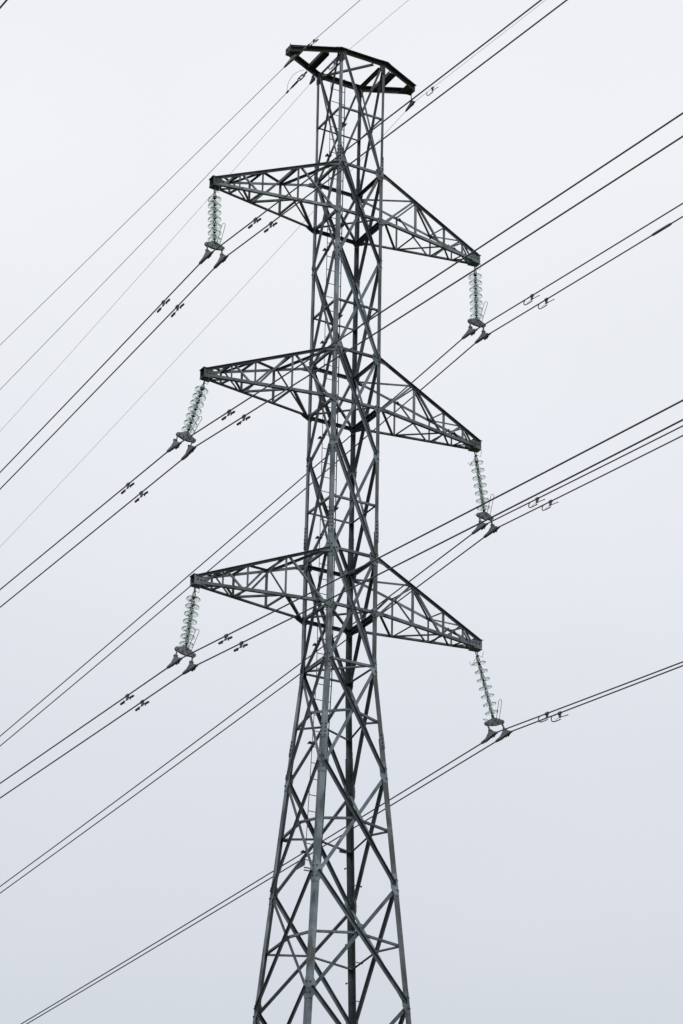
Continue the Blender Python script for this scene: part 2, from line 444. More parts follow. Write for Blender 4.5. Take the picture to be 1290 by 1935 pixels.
# --- crossarms
TIPX = {1: 2.9576, 2: 2.9754, 3: 2.9864}
TIPZ = {1: 30.2709, 2: 26.1267, 3: 21.9384}
NEAR_T = (0.325, 0.612, 0.796)     # stations on the side whose laterals start closest to the tower
FAR_T = (0.343, 0.640, 0.832)
def make_arm(i, s):
    """s = -1 the arm towards the left of the picture, +1 towards the right"""
    xt, zt = TIPX[i] * s, TIPZ[i]
    # 'a' side: laterals nearer the tower; by half-turn symmetry it is the N leg on the left and F on the right
    ca, cb = ('N', 'L') if s < 0 else ('F', 'R')
    ya, yb = SG[ca][1], SG[cb][1]
    def ch(c, lv, t):
        A = leg_pt(c, Z[('U' if lv == 'U' else 'L') + str(i)])
        B = V((xt, SG[c][1] * 0.075, zt + (0.075 if lv == 'U' else -0.075)))
        return A.lerp(B, t)
    bm = bmesh.new()
    ox = V((s, 0, 0))
    for c in (ca, cb):
        y = V((0, -SG[c][1], 0))
        A, B = ch(c, 'U', 0), ch(c, 'U', 1.0)
        angle(bm, A - y * .001, B - y * .001, -y, (0, 0, -1), .050, .054, .007)
        A, B = ch(c, 'L', 0), ch(c, 'L', 1.0)
        angle(bm, A, B, y, (0, 0, 1), .056, .056, .007)
        # connection plates at the legs
        for lv, sg in (('U', -1), ('L', 1)):
            A = ch(c, lv, 0); D = (ch(c, lv, .3) - A).normalized()
            q = [A - ox * .05 + V((0, 0, .05)), A + D * .12 + V((0, 0, .03)), A + D * .24 + V((0, 0, sg * .045 if lv == 'U' else .05)), A + D * .12 + V((0, 0, -.07 if lv == 'U' else -.02)), A - ox * .05 + V((0, 0, -.09))]
            plate(bm, [k - y * .016 for k in q], y, .007)
    arm = link('crossarm', bm, M['arm'], tower)
    ta, tb = NEAR_T, FAR_T
    def bar(A, B, kind, w, name='lattice_bar', shift=0.0):
        b_ = bmesh.new(); A, B = V(A), V(B)
        d = (B - A).normalized()
        if kind in ('a', 'b'):
            yo = V((0, ya if kind == 'a' else yb, 0))       # outward
            u = yo.cross(d); u = u if u.z > 0 else -u
            if abs(u.z) < .2: u = ox
            angle(b_, A - yo * (.009 + shift) - u * w / 2, B - yo * (.009 + shift) - u * w / 2, u, -yo, w, w * .8, .005)
        else:
            zo = V((0, 0, 1 if kind == 'top' else -1))
            u = zo.cross(d)
            angle(b_, A - zo * (.009 + shift) - u * w / 2, B - zo * (.009 + shift) - u * w / 2, u, -zo, w, w * .8, .005)
        link(name, b_, M['arm'], arm)
    for c, kind, T in ((ca, 'a', ta), (cb, 'b', tb)):
        for q, t in enumerate(T):
            bar(ch(c, 'U', t), ch(c, 'L', t), kind, .042 - .004 * q)
        bar(ch(c, 'U', T[0] - .02), ch(c, 'L', .02), kind, .04, shift=.006)
        bar(ch(c, 'U', T[0] + .02), ch(c, 'L', T[1] - .02), kind, .04, shift=.006)
        bar(ch(c, 'L', T[1] + .02), ch(c, 'U', T[2] - .02), kind, .036, shift=.006)
        bar(ch(c, 'U', T[2] + .02), ch(c, 'L', .94), kind, .032, shift=.006)
    # top face: cross struts and zig-zag ; bottom face the other way round
    for q in range(3):
        bar(ch(ca, 'U', ta[q]), ch(cb, 'U', tb[q]), 'top', .038)
        bar(ch(ca, 'L', ta[q]), ch(cb, 'L', tb[q]), 'bottom', .038)
    # leg of the a-side meets the b-chord first on top, reversed underneath
    zig_top = [(ca, 0.02), (cb, tb[0] - .03), (ca, ta[1]), (cb, tb[2] - .03), (ca, .93)]
    zig_bot = [(cb, 0.02), (ca, ta[0] - .01), (cb, tb[1] - .01), (ca, ta[2] - .02), (cb, .93)]
    for Zg, lv, kind in ((zig_top, 'U', 'top'), (zig_bot, 'L', 'bottom')):
        for q, ((c0, t0), (c1_, t1)) in enumerate(zip(Zg, Zg[1:])):
            bar(ch(c0, lv, t0), ch(c1_, lv, t1), kind, .05 - .006 * q, shift=.005)
    # boxed tip: side plates, top and bottom plates, a recessed end plate
    b_ = bmesh.new()
    for c in (ca, cb):
        y = V((0, SG[c][1], 0))
        q = [V((xt + s * .03, 0, zt + .085)), V((xt - s * .10, 0, zt + .09)), V((xt - s * .22, 0, zt + .035)), V((xt - s * .22, 0, zt - .035)), V((xt - s * .10, 0, zt - .09)), V((xt + s * .03, 0, zt - .085))]
        plate(b_, [k + y * .086 for k in q], y, .007)
        for bx, bz in ((-.03, .0), (-.10, .0), (-.17, .0)):
            bolt(b_, V((xt + s * bx, SG[c][1] * .0895, zt + bz)), y, .015, .02)
    plate(b_, [V((xt - s * .07, -.08, zt - .09)), V((xt - s * .07, .08, zt - .09)), V((xt - s * .07, .08, zt + .08)), V((xt - s * .07, -.08, zt + .08))], (1, 0, 0), .010)
    plate(b_, [V((xt + s * .05, -.095, zt + .09)), V((xt + s * .05, .095, zt + .09)), V((xt - s * .15, .11, zt + .09)), V((xt - s * .15, -.11, zt + .09))], (0, 0, 1), .010)
    plate(b_, [V((xt + s * .045, -.08, zt - .095)), V((xt + s * .045, .08, zt - .095)), V((xt - s * .16, .105, zt - .095)), V((xt - s * .16, -.105, zt - .095))], (0, 0, 1), .010)
    tube(b_, [(xt - s * .06, 0, zt), (xt + s * .07, 0, zt)], .012, 6, mi=1)
    tube(b_, [(xt - s * .02, .06, zt + .09), (xt - s * .02, .06, zt + .16)], .009, 6, mi=1)
    link('tip_plate', b_, [M['arm'], M['bolt']], arm)
    return arm
for i in (1, 2, 3):
    make_arm(i, -1); make_arm(i, 1)

# --- peak frame carrying the earth wires
zp = Z['P']; a0 = half(zp); xt = 1.409
bm = bmesh.new()
h = zp
def rail(A, B, outw):
    far_ = A[1] > 0
    angle(bm, A + V((0, 0, .03)), B + V((0, 0, .03)), outw, (0, 0, -1), .085, .105 if far_ else .085, .009)
rail(V((-a0, -a0, h)), V((a0, -a0, h)), (0, -1, 0)); rail(V((a0, a0, h)), V((-a0, a0, h)), (0, -1, 0))
for s in (-1, 1):
    for y in (-1, 1):
        rail(V((s * a0, y * a0, h)), V((s * xt, y * .075, h)), (0, -1, 0))
        p0 = V((s * a0, y * a0, h + .034))
        plate(bm, [p0 + V((-s * .12, -y * .005, 0)), p0 + V((-s * .12, y * .085, 0)), p0 + V((s * .03, y * .085, 0)), p0 + V((s * .13, y * .03, 0)), p0 + V((s * .10, -y * .06, 0))], (0, 0, 1), .008)
peak = link('peak_frame', bm, M['dark'], tower)
for s in (-1, 1):
    bm = bmesh.new()
    box(bm, (s * xt * .985, 0, h - .01), (1, 0, 0), (0, 1, 0), (0, 0, 1), .10, .20, .14)
    plate(bm, [(s * (xt - .22), -.19, h - .061), (s * (xt - .22), .19, h - .061), (s * xt, .10, h - .061), (s * xt, -.10, h - .061)], (0, 0, 1), .010)
    bolt(bm, (s * xt, -.05, h + .06), (0, 0, 1), .012, .06); bolt(bm, (s * (xt + .02), 0, h - .02), (s, 0, 0), .013, .05)
    link('tip_plate', bm, [M['dark'], M['bolt']], peak)
    bm = bmesh.new()
    yc = a0 * (1 - (.84 - a0) / (xt - a0) * (1 - .075 / a0)) - .01
    channel(bm, (s * .765, -yc - .02, h - .035), (s * .765, yc + .02, h - .035), (-s, 0, 0), .05, .15, .008)
    channel(bm, (s * .765, yc + .02, h - .035), (s * .765, -yc - .02, h - .035), (-s, 0, 0), .03, .15, .008)
    for yy in (-.3, .1, .3): bolt(bm, (s * .765, yy, h + .02), (0, 0, 1), .012, .07)
    link('cross_channel', bm, [M['dark'], M['bolt']], peak)
    for dx, dzz, w in ((0, -.02, .05), (.09, -.09, .042)):
        bm = bmesh.new()
        angle(bm, (s * (a0 - dx - .01), -a0 + .02, h + dzz), (s * (a0 - dx - .01), a0 - .02, h + dzz), (-s, 0, 0), (0, 0, -1), w, w, .006)
        link('strut', bm, M['dark'], peak)
bm = bmesh.new(); angle(bm, (-a0 + .04, a0 - .04, h - .06), (.25, -a0 + .03, h - .06), (1, 1, 0), (0, 0, 1), .042, .042, .006)
link('strut', bm, M['brace'], peak)
for c in 'NLRF':
    bm = bmesh.new()
    for u_, nn_ in ((V((-SG[c][0], 0, 0)), V((0, SG[c][1], 0))), (V((0, -SG[c][1], 0)), V((SG[c][0], 0, 0)))):
        p0 = V((SG[c][0] * a0, SG[c][1] * a0, h - .05)) + nn_ * .008
        plate(bm, [p0, p0 + u_ * .13, p0 + u_ * .08 + V((0, 0, -.14)), p0 + V((0, 0, -.2))], nn_, .007)
        for q in (.03, .10, .16): bolt(bm, p0 + u_ * .04 + V((0, 0, -q)) + nn_ * .004, nn_, .0135, .018)
    link('corner_plate', bm, [M['dark'], M['bolt']], peak)
for x in (-.2, .12):
    bm = bmesh.new(); tube(bm, [(x, a0 - .02, h), (x, a0 - .02, h + .085)], .012, 6); link('ladder_hook', bm, M['bolt'], peak)

# --- climbing ladder on the far face, step bolts below it
def lad(z): return half(z) - .03
zl0, zl1 = 17.30, 33.80
bm = bmesh.new()
zs = [33.78, 31.25, 20.8, 17.30]
for x in (-.205, .125):
    for za, zb in zip(zs, zs[1:]):
        angle(bm, (x, lad(za), za), (x, lad(zb), zb), (1 if x < 0 else -1, 0, 0), (0, -1, 0), .013, .018, .004)
ladder = link('ladder', bm, M['dark'], tower)
z = zl1 - .22
while z > zl0:
    bm = bmesh.new(); tube(bm, [(-.2, lad(z) - .012, z), (.12, lad(z) - .012, z)], .0075, 6)
    link('rung', bm, M['dark'], ladder); z -= .3
bm = bmesh.new()
box(bm, (-.25, lad(17.3) + .02, 17.30), (1, 0, 0), (0, 1, 0), (0, 0, 1), .12, .03, .03)
plate(bm, [(-.36, lad(17.2), 17.16), (-.21, lad(17.3), 17.27), (-.21, lad(17.6), 17.50), (-.25, lad(17.6), 17.34)], (0, 1, 0), .008)
box(bm, (-.04, lad(17.3), 17.24), (1, 0, 0), (0, 1, 0), (0, 0, 1), .34, .03, .015)
box(bm, (-.04, lad(17.3), 17.19), (1, 0, 0), (0, 1, 0), (0, 0, 1), .34, .03, .015)
link('foot_bracket', bm, M['arm'], ladder)
# clamps where the rails pass the diagonals of that face
for ka, kb, w in panels[:8]:
    za, zb = Z[ka], Z[kb]
    for x in (-.205, .125):
        # diagonal from F at the top to L at the bottom
        ha, hb = half(za), half(zb); t = (ha - x) / (ha + hb); zz = za + (zb - za) * t
        if zz < 17.4: continue
        bm = bmesh.new()
        box(bm, (x, lad(zz) + .03, zz), (1, 0, 0), (0, 1, 0), (0, 0, 1), .105, .045, .034)
        for q in (-.045, .045): bolt(bm, (x + q, lad(zz) + .01, zz + .005), (0, -1, 0), .013, .03, 0); bolt(bm, (x + q, lad(zz) + .05, zz - .005), (0, 1, 0), .013, .03, 0)
        link('ladder_clamp', bm, M['dark'], ladder)
z = 17.42; k = 0
while z > 2.6:
    P0 = leg_pt('F', z); bm = bmesh.new()
    if k % 2 == 0: A, d = P0 + V((-.045, .004, 0)), V((0, 1, 0))
    else: A, d = P0 + V((.004, -.045, 0)), V((1, 0, 0))
    tube(bm, [A - d * .03, A + d * .15], .0085, 6); tube(bm, [A + d * .15, A + d * .175], .017, 6); tube(bm, [A, A + d * .016], .018, 6)
    link('step_bolt', bm, M['rod'], tower); z -= .345; k += 1
# two small plates bolted under the braces
for x in (-.60, .55):
    zc = 17.69; y = half(zc) - .04
    bm = bmesh.new(); box(bm, (x, y, zc - .035), (1, 0, 0), (0, 1, 0), (0, 0, 1), .14, .012, .06)
    for q in (-.05, .05): bolt(bm, (x + q, y - .006, zc - .01), (0, -1, 0), .012, .02, 0)
    link('tag_plate', bm, M['paint'], tower)
# concrete footings
for c in 'NLRF':
    P0 = leg_pt(c, 0.25); bm = bmesh.new()
    lathe(bm, [(0, -.6), (.42, -.6), (.42, .0), (.36, .34), (.30, .38), (0, .38)], 20)
    o = link('footing', bm, M['concrete'], tower); o.location = (P0.x - SG[c][0] * .05, P0.y - SG[c][1] * .05, 0)

# ------------------------------------------------------------------ conductors, insulators, dampers
# conductor point at the clamp, slope and offset on the far span, slope and offset on the near span
WIRES = {
 '1La': (-3.0108, 28.5713, -0.1182, 0.0563, -0.1127, 0.0575), '1Lb': (-2.6989, 28.5899, -0.1163, 0.034, -0.1144, 0.0454),
 '1Ra': (2.813, 28.5598, -0.1057, 0.0538, -0.1085, 0.0228), '1Rb': (3.1172, 28.5426, -0.1025, 0.055, -0.1068, 0.0272),
 '2La': (-3.4847, 24.4991, -0.0366, 0.0089, -0.1125, -0.004), '2Lb': (-3.1872, 24.4135, -0.0365, 0.0094, -0.1176, 0.0741),
 '2Ra': (3.0431, 24.3952, -0.0926, 0.007, -0.107, 0.02), '2Rb': (3.3114, 24.3979, -0.0887, -0.0083, -0.105, 0.0104),
 '3La': (-3.2752, 20.2662, -0.0293, 0.0236, -0.109, 0.0451), '3Lb': (-2.964, 20.2202, -0.0279, 0.0192, -0.1086, 0.0291),
 '3Ra': (3.2475, 20.1786, -0.0679, -0.0399, -0.1073, 0.0232), '3Rb': (3.5644, 20.2667, -0.0651, -0.0326, -0.1025, 0.0115)}
FARDIR = V((math.sin(R(-3)), math.cos(R(-3)), 0)); NEARDIR = V((0, -1, 0))
def wire_pt(P0, s, far, near):
    """s > 0 along the far span, s < 0 along the near span; sagging parabola back to level 300 m on"""
    mm, z0 = far if s > 0 else near
    d = FARDIR if s > 0 else NEARDIR
    q = abs(s); c = max(-mm / 300, .00003)
    p = V(P0) + d * q; p.z += z0 + mm * q + c * q * q
    return p
def wire_path(P0, far, near, smax=300, dead=False):
    ss = []
    q = .22
    while q < smax: ss.append(q); q = q * 1.18 + .25
    ss.append(smax)
    pts = [wire_pt(P0, -x, far, near) for x in reversed(ss)] if near else []
    if near:
        mid = V(P0); mid.z += (far[1] + near[1]) / 2 - .004
        pts.append(mid)
    else:
        pts.append(wire_pt(P0, .0001, far, far))
    pts += [wire_pt(P0, x, far, far) for x in ss]
    return pts
LEVELN = {'1': 'top', '2': 'middle', '3': 'bottom'}
SIDEN = {'L': 'left', 'R': 'right'}
for k, (x, z, mf, zf, mn, zn) in WIRES.items():
    bm = bmesh.new(); tube(bm, wire_path((x, 0, z), (mf, zf), (mn, zn)), .0130, 8)
    o = link('power_conductor', bm, M['conductor'], smooth=True)
    w = 'upper left' if k[2] == 'a' else 'lower right'
    tag(o, f'black conductor in the {w} clamp under the {LEVELN[k[0]]} {SIDEN[k[1]]} crossarm', 'power cable', 'paired conductors hanging from the crossarms')

# -- insulator string prototype, then copies
def disc_meshes():
    g = bmesh.new()
    lathe(g, [(.040, .004), (.060, .000), (.095, -.012), (.120, -.025), (.1285, -.036), (.1285, -.046), (.1255, -.050), (.120, -.044), (.112, -.033),
              (.104, -.032), (.103, -.050), (.098, -.052), (.095, -.029), (.083, -.024), (.082, -.044), (.077, -.046), (.074, -.022),
              (.062, -.018), (.061, -.036), (.056, -.038), (.053, -.016), (.040, -.014)], 36)
    gm = bpy.data.meshes.new('disc'); bmesh.ops.recalc_face_normals(g, faces=g.faces); g.to_mesh(gm); g.free()
    gm.materials.append(M['glass'])
    for p in gm.polygons: p.use_smooth = True
    c = bmesh.new()
    lathe(c, [(0, .078), (.026, .078), (.033, .070), (.035, .040), (.038, .020), (.040, .006), (.040, -.003), (.0, -.003)], 18)
    cm = bpy.data.meshes.new('cap'); bmesh.ops.recalc_face_normals(c, faces=c.faces); c.to_mesh(cm); c.free()
    cm.materials.append(M['cap'])
    for p in cm.polygons: p.use_smooth = True
    q = bmesh.new()
    lathe(q, [(0, -.006), (.036, -.006), (.036, -.020), (.024, -.030), (.011, -.036), (.010, -.070), (.015, -.076), (0, -.078)], 14)
    pm = bpy.data.meshes.new('pin'); bmesh.ops.recalc_face_normals(q, faces=q.faces); q.to_mesh(pm); q.free()
    pm.materials.append(M['bolt'])
    return gm, cm, pm
DISC, CAP, PIN = disc_meshes()
def mesh_obj(name, me, parent, mat4):
    o = bpy.data.objects.new(name, me); COL.objects.link(o); o.parent = parent; o.matrix_local = mat4; return o
HANG = {'1L': (-2.915, 30.135), '2L': (-2.945, 25.99), '3L': (-2.955, 21.80), '1R': (2.92, 30.13), '2R': (2.92, 25.985), '3R': (2.94, 21.80)}
STRLAB = {
 '1L': 'upright string of clear glass discs hanging from the top left crossarm',
 '2L': 'string of clear glass discs slanting down to the left from the middle left crossarm',
 '3L': 'slightly leaning string of clear glass discs under the bottom left crossarm',
 '1R': 'upright string of greenish glass discs hanging from the top right crossarm',
 '2R': 'greenish glass disc string behind a passing black conductor, under the middle right crossarm',
 '3R': 'string of thin green glass discs seen nearly edge on, slanting from the bottom right crossarm'}
for key in ('1L', '2L', '3L', '1R', '2R', '3R'):
    hx, hz = HANG[key]
    wa, wb = WIRES[key + 'a'], WIRES[key + 'b']
    A = V((wa[0], 0, wa[1] + (wa[3] + wa[5]) / 2)); B = V((wb[0], 0, wb[1] + (wb[3] + wb[5]) / 2))
    T = V((hx, 0, hz)); C_ = (A + B) / 2
    D = (C_ - T).length
    e = (B - A).normalized()
    d = (C_ - T).normalized()
    root = empty('insulator_string', T)
    tag(root, STRLAB[key], 'insulator', 'glass insulator strings under the crossarms')
    zax = -d; xax = (V((1, 0, 0)) - zax * zax.x).normalized(); yax = zax.cross(xax)
    rot = Matrix((xax, yax, zax)).transposed().to_4x4()
    first, pitch = .19, .1455 * D / 1.485
    last = first + 6 * pitch
    # shackle and ball link
    bm = bmesh.new()
    tube(bm, [d * -.02 + V((0, -.028, 0)), d * .055 + V((0, -.022, 0)), d * .075, d * .055 + V((0, .022, 0)), d * -.02 + V((0, .028, 0))], .009, 8)
    tube(bm, [d * .06, d * .09, d * .10, d * .11], [.012, .016, .024, .018], 10)
    box(bm, d * .085, (0, 1, 0), e, d, .085, .022, .022)
    sh = link('shackle', bm, M['weight'], root)
    for k in range(7):
        mt = Matrix.Translation(d * (first + pitch * k)) @ rot @ Matrix.Rotation(k * .7, 4, 'Z')
        g_ = mesh_obj('disc', DISC, root, mt)
        mesh_obj('cap', CAP, g_, Matrix.Identity(4)); mesh_obj('pin', PIN, g_, Matrix.Identity(4))
    # yoke
    Y = d * (D - .245)
    bm = bmesh.new()
    span = (B - A).length / 2
    up = (-d - e * (-d).dot(e)).normalized()
    prof = [(-span - .05, -.005), (-span - .045, .035), (-span + .0, .05), (-.07, .085), (-.03, .10), (.03, .10), (.07, .085), (span, .05), (span + .045, .035), (span + .05, -.005), (span + .02, -.035), (span - .04, -.035), (.06, -.05), (-.06, -.05), (-span + .04, -.035), (-span - .02, -.035)]
    for oy in (-.02, .02):
        plate(bm, [Y + e * px_ + up * pz_ + V((0, oy, 0)) for px_, pz_ in prof], (0, 1, 0), .012)
        for px_, pz_ in ((-span, 0), (span, 0), (0, .05), (-.06, -.01), (.06, -.01)):
            bolt(bm, Y + e * px_ + up * pz_ + V((0, oy + (.006 if oy > 0 else -.006), 0)), (0, 1 if oy > 0 else -1, 0), .014, .016)
    yoke = link('yoke_plate', bm, [M['fitting'], M['bolt']], root)
    bm = bmesh.new(); tube(bm, [d * (last + .06), d * (last + .09), d * (last + .12), Y + up * .05], [.014, .026, .028, .02], 10)
    link('socket_eye', bm, M['weight'], root)
    # arcing horns: bent rods at the top, hairpin loops at the yoke
    bm = bmesh.new()
    for sy in (-1, 1):
        P1 = d * .09
        tube(bm, [P1, P1 + V((0, sy * .10, -.045)), P1 + V((0, sy * .21, -.12)), P1 + V((0, sy * .29, -.01))] if sy > 0 else
             [P1, P1 + V((0, -.09, -.02)), P1 + V((0, -.18, -.085)), P1 + V((0, -.215, .03))], .0045, 5)
    link('arcing_horn', bm, M['rod'], root)
    bm = bmesh.new()
    for sy, ht in ((-1, .33), (1, .24)):
        pts = []
        base = Y + up * .0
        dirv = (-d * ht + V((0, sy * (.25 if sy < 0 else .42), 0))).normalized()
        Lh = .47 if sy < 0 else .40
        wv = e * .034
        st = base + V((0, sy * .03, 0)) + e * .05
        pts.append(st - wv)
        pts.append(st - wv + dirv * (Lh - .05))
        for q in range(1, 6):
            a = math.pi * q / 6
            pts.append(st - wv * math.cos(a) + dirv * (Lh - .05 + .04 * math.sin(a)))
        pts.append(st + wv + dirv * (Lh - .05)); pts.append(st + wv)
        tube(bm, pts, .0052, 5)
    link('arcing_horn', bm, M['rod'], root)
    # suspension clamps
    for W_, wd in ((A, wa), (B, wb)):
        x, z, mf, zf, mn, zn = wd
        P0 = (x, 0, z)
        def rel(s, dz_=0):
            p = wire_pt(P0, s, (mf, zf), (mn, zn)); p.z += dz_; return p - T
        c0 = V((x, 0, z + (zf + zn) / 2)) - T
        top = Y + e * (span if W_ is B else -span)
        bm = bmesh.new()
        # hinge strap
        mid = c0 + V((0, 0, .10))
        box(bm, (top + mid) / 2, (0, 1, 0), (1, 0, 0), top - mid, .03, .022, (top - mid).length + .04)
        # cheek plates: a tall narrow hub falling to the keel along both spans
        for ox_ in (-.024, .024):
            o_ = V((ox_, 0, 0))
            q = [rel(.27, -.012), rel(.27, .010), rel(.12, .034), c0 + V((0, .03, .085)), c0 + V((0, .02, .13)), c0 + V((0, -.02, .13)), c0 + V((0, -.03, .075)), rel(-.10, .055), rel(-.20, .022), rel(-.22, -.012), c0 + V((0, 0, -.026))]
            plate(bm, [p + o_ for p in q], (1, 0, 0), .010)
        keel = [rel(.29, -.004), rel(.14, -.008), c0 + V((0, 0, -.012)), rel(-.13, -.008), rel(-.26, -.004)]
        tube(bm, keel, [.017, .026, .03, .026, .017], 8)
        tube(bm, [c0 + V((-.036, 0, .115)), c0 + V((.036, 0, .115))], .024, 8, mi=1)
        clampo = link('suspension_clamp', bm, [M['fitting'], M['weight']], root)
        bm = bmesh.new()
        for sy in (-.05, -.13):
            tube(bm, [rel(sy, .02), rel(sy, -.065)], .010, 6); tube(bm, [rel(sy, -.05), rel(sy, -.075)], .017, 6)
        box(bm, rel(-.09, -.04), (0, 1, 0), (1, 0, 0), (0, 0, 1), .13, .05, .014)
        link('u_bolt', bm, M['bolt'], clampo)

# -- vibration dampers
def frame(P0, s, far, near):
    p = wire_pt(P0, s, far, near); q = wire_pt(P0, s + (.05 if s > 0 else -.05), far, near)
    d = (q - p).normalized(); return p, d
def damper(p, d, style, size=1.0, twist=0.0):
    """clip on the wire at p; d points away from the tower along the wire"""
    root = empty('vibration_damper', p)
    sd = d.cross(V((0, 0, 1))).normalized(); up = sd.cross(d)
    up = (up * math.cos(twist) + sd * math.sin(twist)).normalized(); sd = d.cross(up)
    S_ = size
    def L(x, y, z): return d * x * S_ + sd * y * S_ + up * z * S_
    bm = bmesh.new()
    tube(bm, [L(-.03, 0, 0), L(.03, 0, 0)], .030 * S_, 10)
    plate(bm, [L(-.026, 0, .0), L(.026, 0, .0), L(.02, 0, -.075), L(-.02, 0, -.075)], sd, .03 * S_)
    bolt(bm, L(0, .016, -.03), sd, .014 * S_, .02 * S_, 1)
    tube(bm, [L(-.02, 0, -.075), L(.02, 0, -.075)], .017 * S_, 8)
    link('clip', bm, [M['fitting'], M['bolt']], root)
    if style == 'dumbbell':
        bm = bmesh.new()
        tube(bm, [L(-.20, 0, -.085), L(-.1, 0, -.077), L(0, 0, -.075), L(.1, 0, -.077), L(.20, 0, -.085)], .0065 * S_, 6)
        link('messenger_rod', bm, M['rod'], root)
        for sx in (-1, 1):
            bm = bmesh.new()
            tube(bm, [L(sx * .10, 0, -.078), L(sx * .108, 0, -.078), L(sx * .12, 0, -.079), L(sx * .125, 0, -.08), L(sx * .225, 0, -.086), L(sx * .245, 0, -.087), L(sx * .252, 0, -.087)],
                 [.010 * S_, .018 * S_, .018 * S_, .021 * S_, .0225 * S_, .019 * S_, .009 * S_], 10)
            plate(bm, [L(sx * .112, 0, -.06), L(sx * .128, 0, -.06), L(sx * .128, 0, -.118), L(sx * .112, 0, -.118)], sd, .02 * S_)
            link('weight', bm, M['weight'], root, smooth=False)
    else:
        bm = bmesh.new()
        tube(bm, [L(-.02, 0, -.078), L(.09, 0, -.082), L(.24, 0, -.090), L(.268, 0, -.091)], [.010 * S_, .008 * S_, .008 * S_, .013 * S_], 6)
        tube(bm, [L(.0, 0, -.078), L(-.10, 0, -.085), L(-.18, 0, -.098)], .0035 * S_, 5)
        link('messenger_rod', bm, M['weight'], root)
        bm = bmesh.new()
        hook = [L(-.262, 0, -.008), L(-.288, 0, -.035), L(-.292, 0, -.062), L(-.275, 0, -.092), L(-.24, 0, -.112), L(-.17, 0, -.122), L(-.07, 0, -.122), L(.02, 0, -.118)]
        tube(bm, hook, .0105 * S_, 6)
        link('hook_rod', bm, M['weight'], root)
    return root
DF = {'1La': 1.72, '1Lb': 1.74, '2La': 1.83, '2Lb': 1.87, '3La': 1.81, '3Lb': 1.83}
DN = {'1La': 2.02, '1Lb': 2.04, '2La': 2.22, '2Lb': 2.21, '3La': 2.02, '3Lb': 1.99, '1Ra': 2.28, '1Rb': 2.31, '2Ra': 2.03, '2Rb': 2.07, '3Ra': 1.96, '3Rb': 1.89}
for tab, sgn in ((DF, 1), (DN, -1)):
    for k, s in tab.items():
        x, z, mf, zf, mn, zn = WIRES[k]
        p, d = frame((x, 0, z), s * sgn, (mf, zf), (mn, zn))
        style = 'dumbbell' if k[1] == 'L' else 'hook'
        r_ = damper(p, d, style, 1.0, random.uniform(-.12, .12))
        w = 'upper' if k[2] == 'a' else 'lower'
        if sgn > 0:
            lab = f'dark dumbbell damper down the line from the {LEVELN[k[0]]} left insulator, on its {w} conductor'
        elif k[1] == 'L':
            lab = f'dark dumbbell damper between the {LEVELN[k[0]]} left insulator and the tower, on the {w} conductor'
        else:
            lab = f'thin hook shaped damper right of the {LEVELN[k[0]]} right insulator, on its {w} conductor'
        tag(r_, lab, 'damper', 'vibration dampers clipped on the conductors')
# compression sleeve
x, z, mf, zf, mn, zn = WIRES['1Rb']
bm = bmesh.new()
ps = [wire_pt((x, 0, z), -s, (mf, zf), (mn, zn)) for s in (5.86, 5.89, 6.0, 6.2, 6.4, 6.44, 6.47)]
c0 = ps[3].copy()
tube(bm, [p - c0 for p in ps], [.017, .025, .027, .027, .027, .025, .017], 10)
o = link('splice_sleeve', bm, M['fitting'], smooth=True); o.location = c0
tag(o, 'thick grey joint sleeve on a conductor near the right edge of the sky', 'joint sleeve')

